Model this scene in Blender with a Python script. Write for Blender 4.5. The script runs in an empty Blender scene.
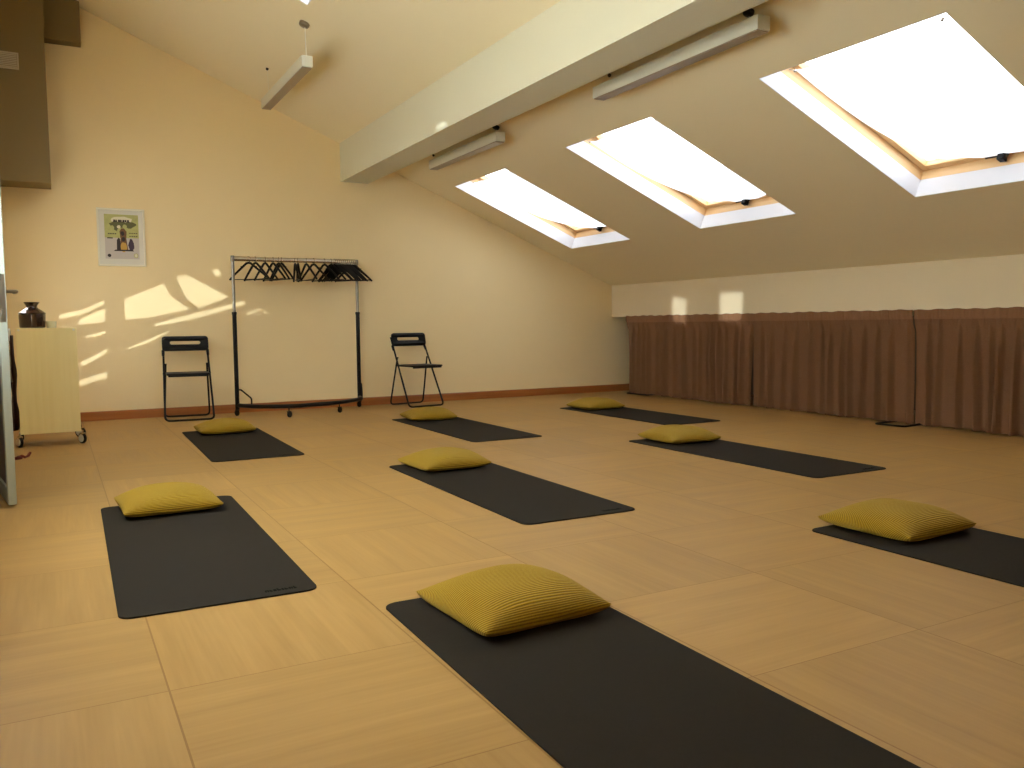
import bpy, bmesh, math, random
from mathutils import Vector, Matrix

random.seed(7)
SC = bpy.context.scene
COL = SC.collection
PI = math.pi

# ------------------------------------------------------------------ helpers
def tag(o, label=None, cat=None, group=None, kind=None):
    if label: o['label'] = label
    if cat: o['category'] = cat
    if group: o['group'] = group
    if kind: o['kind'] = kind
    return o

def empty(name, loc=(0, 0, 0), rz=0.0):
    o = bpy.data.objects.new(name, None)
    o.empty_display_size = 0.05
    COL.objects.link(o)
    o.location = loc
    o.rotation_euler = (0, 0, rz)
    return o

def link(name, me, parent=None):
    o = bpy.data.objects.new(name, me)
    COL.objects.link(o)
    if parent is not None:
        o.parent = parent
    return o

def build(name, bm, mats, parent=None, smooth=False, loc=None):
    me = bpy.data.meshes.new(name)
    bmesh.ops.recalc_face_normals(bm, faces=bm.faces[:])
    bm.to_mesh(me)
    bm.free()
    if not isinstance(mats, (list, tuple)):
        mats = [mats]
    for m in mats:
        me.materials.append(m)
    if smooth:
        for p in me.polygons:
            p.use_smooth = True
        try:
            me.set_sharp_from_angle(angle=math.radians(40))
        except Exception:
            pass
    o = link(name, me, parent)
    if loc is not None:
        o.location = loc
    return o

def copy_tree(o, parent=None):
    c = o.copy()
    COL.objects.link(c)
    if parent is not None:
        c.parent = parent
    for ch in list(o.children):
        copy_tree(ch, c)
    return c

def add_box(bm, x0, x1, y0, y1, z0, z1, bevel=0.0, mi=0, M=None):
    t = bmesh.new()
    v = [t.verts.new(p) for p in [(x0, y0, z0), (x1, y0, z0), (x1, y1, z0), (x0, y1, z0),
                                  (x0, y0, z1), (x1, y0, z1), (x1, y1, z1), (x0, y1, z1)]]
    for f in [(0, 3, 2, 1), (4, 5, 6, 7), (0, 1, 5, 4), (1, 2, 6, 5), (2, 3, 7, 6), (3, 0, 4, 7)]:
        t.faces.new([v[i] for i in f])
    if bevel > 0:
        bmesh.ops.bevel(t, geom=t.edges[:], offset=bevel, segments=2, affect='EDGES', profile=0.5)
    merge(bm, t, mi, M)

def merge(bm, t, mi=0, M=None):
    if M is not None:
        bmesh.ops.transform(t, matrix=M, verts=t.verts[:])
    t.verts.index_update()
    vs = [bm.verts.new(v.co) for v in t.verts]
    for f in t.faces:
        try:
            nf = bm.faces.new([vs[v.index] for v in f.verts])
            nf.material_index = mi
        except ValueError:
            pass
    t.free()

def add_prism(bm, pts, axis, a, b, mi=0):
    """extrude the 2-D outline pts along axis ('x','y','z') from a to b"""
    def P(p, h):
        if axis == 'x': return (h, p[0], p[1])
        if axis == 'y': return (p[0], h, p[1])
        return (p[0], p[1], h)
    A = [bm.verts.new(P(p, a)) for p in pts]
    B = [bm.verts.new(P(p, b)) for p in pts]
    n = len(pts)
    fs = [bm.faces.new(A[::-1]), bm.faces.new(B)]
    for i in range(n):
        fs.append(bm.faces.new([A[i], A[(i + 1) % n], B[(i + 1) % n], B[i]]))
    for f in fs:
        f.material_index = mi

def add_tube(bm, pts, r, seg=10, closed=False, mi=0, caps=True):
    pts = [Vector(p) for p in pts]
    n = len(pts)
    rad = r if isinstance(r, (list, tuple)) else [r] * n
    rings = []
    prev = None
    for i in range(n):
        if closed:
            d = (pts[(i + 1) % n] - pts[i - 1])
        elif i == 0:
            d = pts[1] - pts[0]
        elif i == n - 1:
            d = pts[-1] - pts[-2]
        else:
            d = (pts[i + 1] - pts[i]).normalized() + (pts[i] - pts[i - 1]).normalized()
        d.normalize()
        if prev is None:
            up = Vector((0, 0, 1)) if abs(d.z) < 0.9 else Vector((1, 0, 0))
            a = d.cross(up).normalized()
        else:
            a = (prev - d * prev.dot(d))
            if a.length < 1e-6:
                a = d.orthogonal()
            a.normalize()
        prev = a
        b = d.cross(a)
        rings.append([bm.verts.new(pts[i] + (a * math.cos(2 * PI * k / seg) + b * math.sin(2 * PI * k / seg)) * rad[i]) for k in range(seg)])
    m = n if closed else n - 1
    for i in range(m):
        A, B = rings[i], rings[(i + 1) % n]
        for k in range(seg):
            f = bm.faces.new([A[k], A[(k + 1) % seg], B[(k + 1) % seg], B[k]])
            f.material_index = mi
    if caps and not closed:
        bm.faces.new(rings[0][::-1]).material_index = mi
        bm.faces.new(rings[-1]).material_index = mi

def rounded(pts, r, k=5):
    """round the corners of a 3-D polyline"""
    pts = [Vector(p) for p in pts]
    out = [pts[0]]
    for i in range(1, len(pts) - 1):
        p, a, b = pts[i], pts[i - 1], pts[i + 1]
        ra = min(r, (a - p).length * .45, (b - p).length * .45)
        A = p + (a - p).normalized() * ra
        B = p + (b - p).normalized() * ra
        for j in range(k + 1):
            t = j / k
            out.append(A * (1 - t) ** 2 + p * 2 * t * (1 - t) + B * t * t)
    out.append(pts[-1])
    return out

def add_lathe(bm, prof, seg=32, cx=0, cy=0, mi=0):
    rings = []
    for r, z in prof:
        if r < 1e-5:
            rings.append([bm.verts.new((cx, cy, z))])
        else:
            rings.append([bm.verts.new((cx + r * math.cos(2 * PI * k / seg), cy + r * math.sin(2 * PI * k / seg), z)) for k in range(seg)])
    for A, B in zip(rings, rings[1:]):
        for k in range(seg):
            a, b = (k, (k + 1) % seg)
            if len(A) == 1 and len(B) == 1: continue
            if len(A) == 1: f = bm.faces.new([A[0], B[b], B[a]])
            elif len(B) == 1: f = bm.faces.new([A[a], A[b], B[0]])
            else: f = bm.faces.new([A[a], A[b], B[b], B[a]])
            f.material_index = mi

def rrect(x0, x1, y0, y1, r, k=6):
    o = []
    for cx, cy, a0 in ((x1 - r, y1 - r, 0), (x0 + r, y1 - r, 90), (x0 + r, y0 + r, 180), (x1 - r, y0 + r, 270)):
        for j in range(k + 1):
            a = math.radians(a0 + 90 * j / k)
            o.append((cx + r * math.cos(a), cy + r * math.sin(a)))
    return o

# ------------------------------------------------------------------ materials
class N:
    """small node-graph helper"""
    def __init__(s, name):
        s.m = bpy.data.materials.new(name)
        s.m.use_nodes = True
        s.t = s.m.node_tree
        s.b = s.t.nodes['Principled BSDF']
        s.out = s.t.nodes['Material Output']
    def n(s, typ, **kw):
        x = s.t.nodes.new(typ)
        for k, v in kw.items():
            setattr(x, k, v)
        return x
    def l(s, a, b):
        s.t.links.new(a, b)
    def math(s, op, a, b=None, c=None):
        x = s.n('ShaderNodeMath', operation=op)
        for i, v in enumerate((a, b, c)):
            if v is None: continue
            if isinstance(v, (int, float)): x.inputs[i].default_value = v
            else: s.l(v, x.inputs[i])
        return x.outputs[0]
    def mix(s, f, a, b, mode='MIX'):
        x = s.n('ShaderNodeMix', data_type='RGBA', blend_type=mode)
        for idx, v in ((0, f), (6, a), (7, b)):
            if isinstance(v, (int, float)): x.inputs[idx].default_value = v
            elif isinstance(v, tuple): x.inputs[idx].default_value = v if len(v) == 4 else v + (1,)
            else: s.l(v, x.inputs[idx])
        return x.outputs[2]

def rgb(*c):
    return (c[0], c[1], c[2], 1)

def simple(name, color, rough=0.6, metal=0.0, spec=0.5, noise=0.0, nscale=20.0, bump=0.0, bscale=60.0, coat=0.0):
    g = N(name)
    g.b.inputs['Roughness'].default_value = rough
    g.b.inputs['Metallic'].default_value = metal
    g.b.inputs['Specular IOR Level'].default_value = spec
    g.b.inputs['Coat Weight'].default_value = coat
    tc = g.n('ShaderNodeTexCoord')
    if noise > 0:
        nz = g.n('ShaderNodeTexNoise')
        nz.inputs['Scale'].default_value = nscale
        nz.inputs['Detail'].default_value = 4
        g.l(tc.outputs['Object'], nz.inputs['Vector'])
        c2 = tuple(max(0, v * (1 - noise)) for v in color[:3]) + (1,)
        c1 = tuple(min(1, v * (1 + noise)) for v in color[:3]) + (1,)
        g.l(g.mix(nz.outputs['Fac'], c2, c1), g.b.inputs['Base Color'])
    else:
        g.b.inputs['Base Color'].default_value = color
    if bump > 0:
        nb = g.n('ShaderNodeTexNoise')
        nb.inputs['Scale'].default_value = bscale
        nb.inputs['Detail'].default_value = 6
        g.l(tc.outputs['Object'], nb.inputs['Vector'])
        bp = g.n('ShaderNodeBump')
        bp.inputs['Strength'].default_value = bump
        bp.inputs['Distance'].default_value = 0.002
        g.l(nb.outputs['Fac'], bp.inputs['Height'])
        g.l(bp.outputs['Normal'], g.b.inputs['Normal'])
    return g.m

def wood(name, c1, c2, axis, scale=1.0, rough=0.45):
    """wood with grain running along axis 0/1/2 in object space"""
    g = N(name)
    tc = g.n('ShaderNodeTexCoord')
    mp = g.n('ShaderNodeMapping')
    s = [22 * scale] * 3
    s[axis] = 1.1 * scale
    mp.inputs['Scale'].default_value = s
    g.l(tc.outputs['Object'], mp.inputs['Vector'])
    nz = g.n('ShaderNodeTexNoise')
    nz.inputs['Scale'].default_value = 1.0
    nz.inputs['Detail'].default_value = 5
    nz.inputs['Distortion'].default_value = 0.4
    g.l(mp.outputs['Vector'], nz.inputs['Vector'])
    r = g.n('ShaderNodeValToRGB')
    r.color_ramp.elements[0].position = 0.3
    r.color_ramp.elements[1].position = 0.7
    r.color_ramp.elements[0].color = c1
    r.color_ramp.elements[1].color = c2
    g.l(nz.outputs['Fac'], r.inputs['Fac'])
    g.l(r.outputs['Color'], g.b.inputs['Base Color'])
    g.b.inputs['Roughness'].default_value = rough
    return g.m

T = 0.63   # side of one floor panel

def floor_material():
    g = N('maple_panel_floor')
    tc = g.n('ShaderNodeTexCoord')
    sx = g.n('ShaderNodeSeparateXYZ')
    g.l(tc.outputs['Object'], sx.inputs[0])
    u = g.math('DIVIDE', sx.outputs[0], T)
    v = g.math('DIVIDE', sx.outputs[1], T)
    iu, iv = g.math('FLOOR', u), g.math('FLOOR', v)
    fu, fv = g.math('FRACT', u), g.math('FRACT', v)
    par = g.math('FLOORED_MODULO', g.math('ADD', iu, iv), 2.0)     # 1: grain along X, 0: along Y
    npar = g.math('SUBTRACT', 1.0, par)
    al = g.math('ADD', g.math('MULTIPLY', sx.outputs[0], par), g.math('MULTIPLY', sx.outputs[1], npar))
    ac = g.math('ADD', g.math('MULTIPLY', sx.outputs[1], par), g.math('MULTIPLY', sx.outputs[0], npar))
    wn = g.n('ShaderNodeTexWhiteNoise', noise_dimensions='2D')
    cv = g.n('ShaderNodeCombineXYZ')
    g.l(iu, cv.inputs[0]); g.l(iv, cv.inputs[1])
    g.l(cv.outputs[0], wn.inputs['Vector'])
    off = g.math('MULTIPLY', wn.outputs['Value'], 37.0)
    def grain(sa, sc, det, dist):
        c = g.n('ShaderNodeCombineXYZ')
        g.l(g.math('MULTIPLY', al, sa), c.inputs[0])
        g.l(g.math('MULTIPLY', ac, sc), c.inputs[1])
        g.l(off, c.inputs[2])
        z = g.n('ShaderNodeTexNoise')
        z.inputs['Scale'].default_value = 1.0
        z.inputs['Detail'].default_value = det
        z.inputs['Distortion'].default_value = dist
        g.l(c.outputs[0], z.inputs['Vector'])
        return z.outputs['Fac']
    g1 = grain(1.3, 16.0, 3.0, 0.5)
    g2 = grain(3.0, 85.0, 4.0, 0.2)
    f = g.math('ADD', g.math('MULTIPLY', g1, 0.7), g.math('MULTIPLY', g2, 0.3))
    r = g.n('ShaderNodeValToRGB')
    r.color_ramp.elements[0].position = 0.30
    r.color_ramp.elements[1].position = 0.72
    r.color_ramp.elements[0].color = rgb(*FLOOR_A)
    r.color_ramp.elements[1].color = rgb(*FLOOR_B)
    g.l(f, r.inputs['Fac'])
    tv = g.math('ADD', 0.93, g.math('MULTIPLY', wn.outputs['Value'], 0.10))
    tcol = g.n('ShaderNodeCombineXYZ')
    for i in range(3): g.l(tv, tcol.inputs[i])
    base = g.mix(1.0, r.outputs['Color'], tcol.outputs[0], 'MULTIPLY')
    def joint(fr, w):
        d = g.math('MINIMUM', fr, g.math('SUBTRACT', 1.0, fr))
        return g.math('LESS_THAN', d, w / T)
    jt = g.math('MAXIMUM', joint(fu, 0.0024), joint(fv, 0.0016))
    col = g.mix(g.math('MULTIPLY', jt, 0.85), base, rgb(0.24, 0.125, 0.03))
    g.l(col, g.b.inputs['Base Color'])
    g.b.inputs['Roughness'].default_value = 0.36
    rn = g.math('ADD', 0.36, g.math('MULTIPLY', g1, 0.16))
    g.l(rn, g.b.inputs['Roughness'])
    g.b.inputs['Specular IOR Level'].default_value = 0.18
    bp = g.n('ShaderNodeBump')
    bp.inputs['Strength'].default_value = 0.35
    bp.inputs['Distance'].default_value = 0.002
    g.l(g.math('SUBTRACT', g.math('MULTIPLY', g2, 0.12), jt), bp.inputs['Height'])
    g.l(bp.outputs['Normal'], g.b.inputs['Normal'])
    return g.m

def cushion_material():
    g = N('mustard_corduroy')
    tc = g.n('ShaderNodeTexCoord')
    sx = g.n('ShaderNodeSeparateXYZ')
    g.l(tc.outputs['Object'], sx.inputs[0])
    wob = g.n('ShaderNodeTexNoise')
    wob.inputs['Scale'].default_value = 9.0
    g.l(tc.outputs['Object'], wob.inputs['Vector'])
    ya = g.math('DIVIDE', sx.outputs[1], 0.215)
    yc = g.math('MAXIMUM', g.math('MINIMUM', g.math('MULTIPLY', ya, 2.2), 1.0), -1.0)
    wrap = g.math('MULTIPLY', yc, g.math('MAXIMUM', g.math('SUBTRACT', 0.075, sx.outputs[2]), 0.0))
    ph = g.math('ADD', g.math('MULTIPLY', g.math('ADD', sx.outputs[1], wrap), 2 * PI / RIB), g.math('MULTIPLY', wob.outputs['Fac'], 2.2))
    s = g.math('ADD', 0.5, g.math('MULTIPLY', g.math('SINE', ph), 0.5))
    fz = g.n('ShaderNodeTexNoise')
    fz.inputs['Scale'].default_value = 160.0
    fz.inputs['Detail'].default_value = 4
    g.l(tc.outputs['Object'], fz.inputs['Vector'])
    f = g.math('ADD', g.math('MULTIPLY', s, 0.7), g.math('MULTIPLY', fz.outputs['Fac'], 0.35))
    g.l(g.mix(f, rgb(0.12, 0.060, 0.002), rgb(0.47, 0.29, 0.014)), g.b.inputs['Base Color'])
    g.b.inputs['Roughness'].default_value = 0.85
    g.b.inputs['Specular IOR Level'].default_value = 0.2
    g.b.inputs['Sheen Weight'].default_value = 0.25
    g.b.inputs['Sheen Tint'].default_value = rgb(0.9, 0.7, 0.25)
    bp = g.n('ShaderNodeBump')
    bp.inputs['Strength'].default_value = 0.9
    bp.inputs['Distance'].default_value = 0.004
    g.l(f, bp.inputs['Height'])
    g.l(bp.outputs['Normal'], g.b.inputs['Normal'])
    return g.m

def curtain_material(name, c1, c2, sheer):
    g = N(name)
    tc = g.n('ShaderNodeTexCoord')
    mp = g.n('ShaderNodeMapping')
    mp.inputs['Scale'].default_value = (90, 90, 260)
    g.l(tc.outputs['Object'], mp.inputs['Vector'])
    nz = g.n('ShaderNodeTexNoise')
    nz.inputs['Scale'].default_value = 1.0
    nz.inputs['Detail'].default_value = 3
    g.l(mp.outputs['Vector'], nz.inputs['Vector'])
    g.l(g.mix(nz.outputs['Fac'], c1, c2), g.b.inputs['Base Color'])
    g.b.inputs['Roughness'].default_value = 0.9
    g.b.inputs['Specular IOR Level'].default_value = 0.15
    tr = g.n('ShaderNodeBsdfTransparent')
    mx = g.n('ShaderNodeMixShader')
    mx.inputs[0].default_value = sheer
    g.l(g.b.outputs[0], mx.inputs[1])
    g.l(tr.outputs[0], mx.inputs[2])
    g.l(mx.outputs[0], g.out.inputs['Surface'])
    return g.m

def blind_material(name='white_blind_cloth', refl=0.50, a=0.66):
    g = N(name)
    tl = g.n('ShaderNodeBsdfTranslucent')
    df = g.n('ShaderNodeBsdfDiffuse')
    tc = g.n('ShaderNodeTexCoord')
    wv = g.n('ShaderNodeTexNoise')
    wv.inputs['Scale'].default_value = 300.0
    g.l(tc.outputs['Object'], wv.inputs['Vector'])
    c = g.mix(wv.outputs['Fac'], rgb(a - .04, a - .04, a - .04), rgb(a + .04, a + .04, a + .04))
    g.l(c, tl.inputs['Color']); g.l(c, df.inputs['Color'])
    mx = g.n('ShaderNodeMixShader')
    mx.inputs[0].default_value = refl
    g.l(tl.outputs[0], mx.inputs[1]); g.l(df.outputs[0], mx.inputs[2])
    g.l(mx.outputs[0], g.out.inputs['Surface'])
    return g.m

def pane_material(name='window_glass', tint=(0.93, 0.96, 0.95)):
    g = N(name)
    tr = g.n('ShaderNodeBsdfTransparent')
    tr.inputs['Color'].default_value = rgb(*tint)
    gl = g.n('ShaderNodeBsdfGlossy')
    gl.inputs['Roughness'].default_value = 0.02
    fr = g.n('ShaderNodeFresnel')
    fr.inputs['IOR'].default_value = 1.45
    ge = g.n('ShaderNodeNewGeometry')
    mx = g.n('ShaderNodeMixShader')
    g.l(g.math('MULTIPLY', fr.outputs[0], g.math('SUBTRACT', 1.0, ge.outputs['Backfacing'])), mx.inputs[0])
    g.l(tr.outputs[0], mx.inputs[1]); g.l(gl.outputs[0], mx.inputs[2])
    g.l(mx.outputs[0], g.out.inputs['Surface'])
    return g.m

RIB = 0.0098
FLOOR_A = (0.335, 0.190, 0.055)
FLOOR_B = (0.445, 0.272, 0.092)
WALL = (0.88, 0.72, 0.41, 1)
CEIL = (0.84, 0.745, 0.50, 1)
BEAMC = (0.69, 0.67, 0.505, 1)

M = {
    'floor': floor_material(),
    'wall': simple('cream_wall_paint', WALL, 0.75, spec=0.25, noise=0.02, nscale=3, bump=0.08, bscale=90),
    'eaves_shade': simple('shaded_eaves_wall', (0.07, 0.045, 0.025, 1), 0.8, noise=0.2, nscale=8),  # coloured dark to stand for the shade inside the eaves recess
    'duct': simple('shaded_duct_paint', (0.215, 0.158, 0.068, 1), 0.75, spec=0.25, noise=0.03, nscale=3),  # cream box and beam end, darkened in colour for the unlit corner
    'ceil': simple('ceiling_paint', CEIL, 0.85, spec=0.2, noise=0.015, nscale=2, bump=0.06, bscale=90),
    'beam': simple('beam_paint', BEAMC, 0.7, spec=0.25, noise=0.015, nscale=2, bump=0.05),
    'fascia': simple('knee_wall_paint', (0.76, 0.65, 0.44, 1), 0.75, spec=0.25, noise=0.02, nscale=3),
    'reveal': simple('white_plaster', (0.70, 0.69, 0.71, 1), 0.8, spec=0.2),
    'skirt': wood('cherry_skirting', rgb(0.30, 0.095, 0.025), rgb(0.42, 0.155, 0.04), 0, 1.0, 0.35),
    'pine_x': wood('pine_down_slope', rgb(0.66, 0.40, 0.17), rgb(0.78, 0.53, 0.27), 0, 1.2, 0.4),
    'pine_y': wood('pine_across', rgb(0.66, 0.40, 0.17), rgb(0.78, 0.53, 0.27), 1, 1.2, 0.4),
    'glass': pane_material(),
    'roof_glass': pane_material('solar_roof_glass', (0.64, 0.66, 0.68)),
    'blind': blind_material(),
    'voile': blind_material('white_window_voile', 0.12, 0.88),
    'black_plastic': simple('black_plastic', (0.005, 0.004, 0.003, 1), 0.45, spec=0.22),
    'black_metal': simple('black_powder_coat', (0.005, 0.004, 0.003, 1), 0.45, spec=0.22),
    'chrome': simple('chrome', (0.60, 0.55, 0.47, 1), 0.12, metal=1.0),
    'steel': simple('brushed_steel', (0.26, 0.24, 0.20, 1), 0.30, metal=1.0),
    'lamp': simple('lamp_housing', (0.60, 0.575, 0.44, 1), 0.5, spec=0.4),
    'diffuser': simple('lamp_diffuser', (0.30, 0.23, 0.15, 1), 0.3),
    'cord_white': simple('white_cable', (0.8, 0.78, 0.66, 1), 0.5),
    'dark_metal': simple('dark_bracket', (0.05, 0.045, 0.035, 1), 0.4, metal=0.6),
    'mat': simple('charcoal_rubber', (0.021, 0.0165, 0.0115, 1), 0.8, spec=0.10, noise=0.1, nscale=60, bump=0.25, bscale=350),
    'mat_print': simple('black_print', (0.003, 0.003, 0.003, 1), 0.9, spec=0.02),
    'cushion': cushion_material(),
    'curtain': curtain_material('taupe_voile', rgb(0.19, 0.092, 0.043), rgb(0.27, 0.137, 0.070), 0.15),
    'hem': curtain_material('taupe_hem', rgb(0.23, 0.113, 0.055), rgb(0.30, 0.155, 0.08), 0.05),
    'maple_z': wood('pale_maple_board', rgb(0.84, 0.71, 0.33), rgb(0.90, 0.78, 0.40), 2, 1.0, 0.4),
    'maroon': simple('dark_maroon_cloth', (0.045, 0.010, 0.010, 1), 0.6, noise=0.3, nscale=30),
    'glaze': simple('dark_brown_glaze', (0.030, 0.010, 0.005, 1), 0.15, spec=0.6, noise=0.4, nscale=25, coat=0.5),
    'white_rubber': simple('pale_grey_wheel', (0.66, 0.62, 0.52, 1), 0.5),
    'white_plastic': simple('white_plastic', (0.80, 0.77, 0.68, 1), 0.4),
    'red_cord': simple('dark_red_cord', (0.16, 0.018, 0.012, 1), 0.6),
    'frame_white': simple('white_picture_frame', (0.80, 0.77, 0.62, 1), 0.45),
    'paper': simple('poster_paper', (0.70, 0.68, 0.58, 1), 0.6),
    'p_green': simple('print_pale_green', (0.46, 0.46, 0.16, 1), 0.6, noise=0.2, nscale=40),
    'p_cream': simple('print_cream', (0.72, 0.68, 0.48, 1), 0.6),
    'p_grey': simple('print_grey', (0.55, 0.50, 0.45, 1), 0.6),
    'p_dark': simple('print_dark', (0.03, 0.022, 0.02, 1), 0.6),
    'p_leaf': simple('print_leaf', (0.12, 0.12, 0.04, 1), 0.6),
    'p_brown': simple('print_brown', (0.16, 0.08, 0.03, 1), 0.6),
    'p_yellow': simple('print_yellow', (0.55, 0.33, 0.06, 1), 0.6),
    'p_purple': simple('print_purple', (0.05, 0.025, 0.05, 1), 0.6),
    'door_edge': simple('door_grey_lacquer', (0.40, 0.44, 0.38, 1), 0.45),
    'door_dark': simple('door_dark_panel', (0.05, 0.022, 0.035, 1), 0.4),
    'vent': simple('vent_grille', (0.50, 0.44, 0.32, 1), 0.5),
    'jar_glass': simple('clear_jar', (0.62, 0.60, 0.45, 1), 0.08, spec=0.8, coat=0.5),
}

# ------------------------------------------------------------------ the room
YB = 6.66            # back wall
XL = -0.62           # left wall
XR = 7.05            # wall of the storage recess under the eaves
YF = -3.30           # wall behind the camera
XFAS = 6.02          # knee wall above the curtains
CA, CB = 3.8324, -0.4145          # ceiling: z = CA + CB * x
ANG = math.atan(-CB)              # slope of the roof
SD = Vector((math.cos(ANG), 0, -math.sin(ANG)))    # down the slope
ND = Vector((math.sin(ANG), 0, math.cos(ANG)))     # out through the roof
def cz(x): return CA + CB * x

bm = bmesh.new()
add_box(bm, XL - .15, XR + .15, YF - .15, YB + .15, -0.08, 0.0)
o = build('floor', bm, M['floor'])
tag(o, 'pale maple floor of square panels with the grain turned in alternate panels', 'floor', kind='structure')

bm = bmesh.new()
add_prism(bm, [(XL - .15, 0), (XR + .15, 0), (XR + .15, cz(XR) + .1), (XL - .15, cz(XL) + .1)], 'y', YB, YB + .15)
o = build('wall_back', bm, M['wall'])
tag(o, 'cream gable wall at the far end of the room', 'wall', kind='structure')

bm = bmesh.new()
add_prism(bm, [(XL - .15, 0), (XR + .15, 0), (XR + .15, cz(XR) + .1), (XL - .15, cz(XL) + .1)], 'y', YF - .15, YF)
o = build('wall_front', bm, M['wall'])
tag(o, 'cream gable wall behind the viewer', 'wall', kind='structure')

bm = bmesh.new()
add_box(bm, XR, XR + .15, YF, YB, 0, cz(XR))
o = build('wall_right', bm, M['eaves_shade'])
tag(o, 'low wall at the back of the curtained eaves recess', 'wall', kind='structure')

# knee wall (pale band above the curtains)
bm = bmesh.new()
add_prism(bm, [(XFAS, 0.943), (XFAS + .06, 0.943), (XFAS + .06, cz(XFAS + .06) + .02), (XFAS, cz(XFAS) + .02)], 'y', YF, YB)
o = build('trim_1', bm, M['fascia'])
tag(o, 'pale plaster band between the sloping ceiling and the brown curtains', 'wall band', kind='structure')

# left wall, its openings added and shaped to cast the sun patches
SUN = Vector((1.0, 1.0, -0.283)).normalized()
def to_left(P):
    t = P[0] - XL
    return (P[1] - t, P[2] + 0.283 * t)       # (y, z) on the left wall
holes = []
def wall_patch(*pts):      # outline of a patch of sun on the back wall
    holes.append([to_left((x, YB, z)) for x, z in pts])
def fascia_patch(*pts):
    holes.append([to_left((XFAS, y, z)) for y, z in pts])
def beam_patch(*pts):
    holes.append([to_left((2.53, y, z)) for y, z in pts])
wall_patch((.40, 1.14), (.77, 1.30), (.83, 1.17), (1.00, 1.045), (.60, .955), (.40, .945))
wall_patch((.87, 1.345), (.985, 1.385), (1.37, 1.165), (1.08, 1.05), (.95, 1.15))
wall_patch((-.15, .995), (.05, 1.04), (.25, 1.14), (.25, 1.09), (.06, .995), (-.15, .945))
wall_patch((.02, .955), (.25, 1.06), (.25, .925), (.0, .90))
wall_patch((.66, .905), (.95, .985), (1.20, 1.045), (1.52, 1.135), (1.53, 1.09), (1.25, 1.01), (.98, .935), (.66, .875))
wall_patch((.42, .685), (.60, .755), (.80, .845), (.80, .82), (.60, .715), (.42, .66))
wall_patch((.01, .555), (.13, .615), (.25, .69), (.25, .635), (.13, .56), (.01, .50))
wall_patch((-.01, .38), (.12, .43), (.245, .46), (.245, .40), (.12, .365), (-.01, .325))
wall_patch((.07, .80), (.25, .845), (.25, .815), (.07, .77))
wall_patch((1.51, .985), (1.66, 1.065), (1.69, 1.04), (1.56, .985))
wall_patch((1.63, .985), (1.73, 1.03), (1.75, 1.01), (1.66, .97))
wall_patch((1.20, 1.425), (1.28, 1.45), (1.31, 1.385), (1.24, 1.36))
fascia_patch((5.22, 1.13), (5.47, 1.165), (5.46, .87), (5.20, .84))
fascia_patch((4.33, 1.175), (4.69, 1.18), (4.68, .875), (4.36, .86))
beam_patch((4.80, 2.402), (4.93, 2.402), (4.89, 2.425), (4.82, 2.43))
beam_patch((3.90, 2.402), (4.16, 2.402), (4.10, 2.45), (3.93, 2.455))

LW = (-0.4, 2.56, 0.85, 2.2)       # unseen window added for light from the left: y0, y1, z0, z1
holes.append([(LW[0], LW[2]), (LW[1], LW[2]), (LW[1], LW[3]), (LW[0], LW[3])])
for y_, w_ in ((4.55, .020), (4.03, .026), (3.73, .030), (3.58, .018), (3.40, .018)):      # narrow slits: upright streaks on the beam
    beam_patch((y_ - w_ / 2, 2.46), (y_ + w_ / 2, 2.46), (y_ + w_ / 2, 2.80), (y_ - w_ / 2, 2.80))
def plate_with_holes(name, outline, holes, depth, mat):
    cu = bpy.data.curves.new(name, 'CURVE')
    cu.dimensions = '2D'
    cu.fill_mode = 'BOTH'
    cu.extrude = depth / 2
    for poly in [outline] + holes:
        s = cu.splines.new('POLY')
        s.points.add(len(poly) - 1)
        for p, (a, b) in zip(s.points, poly):
            p.co = (a, b, 0, 1)
        s.use_cyclic_u = True
    ob = bpy.data.objects.new(name + '_src', cu)
    COL.objects.link(ob)
    dg = bpy.context.evaluated_depsgraph_get()
    me = bpy.data.meshes.new_from_object(ob.evaluated_get(dg))
    bpy.data.objects.remove(ob)
    bpy.data.curves.remove(cu)
    me.materials.clear()
    me.materials.append(mat)
    me.name = name
    # local (a,b,n) -> world (n, a, b)
    me.transform(Matrix(((0, 0, 1, 0), (1, 0, 0, 0), (0, 1, 0, 0), (0, 0, 0, 1))))
    return me
me = plate_with_holes('wall_left', [(YF - .15, 0), (YB + .15, 0), (YB + .15, cz(XL) + .1), (YF - .15, cz(XL) + .1)], holes, 0.02, M['wall'])
o = link('wall_left', me)
o.location = (XL - .01, 0, 0)
tag(o, 'cream wall on the left with small openings added to cast the sun patches', 'wall', kind='structure')

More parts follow.
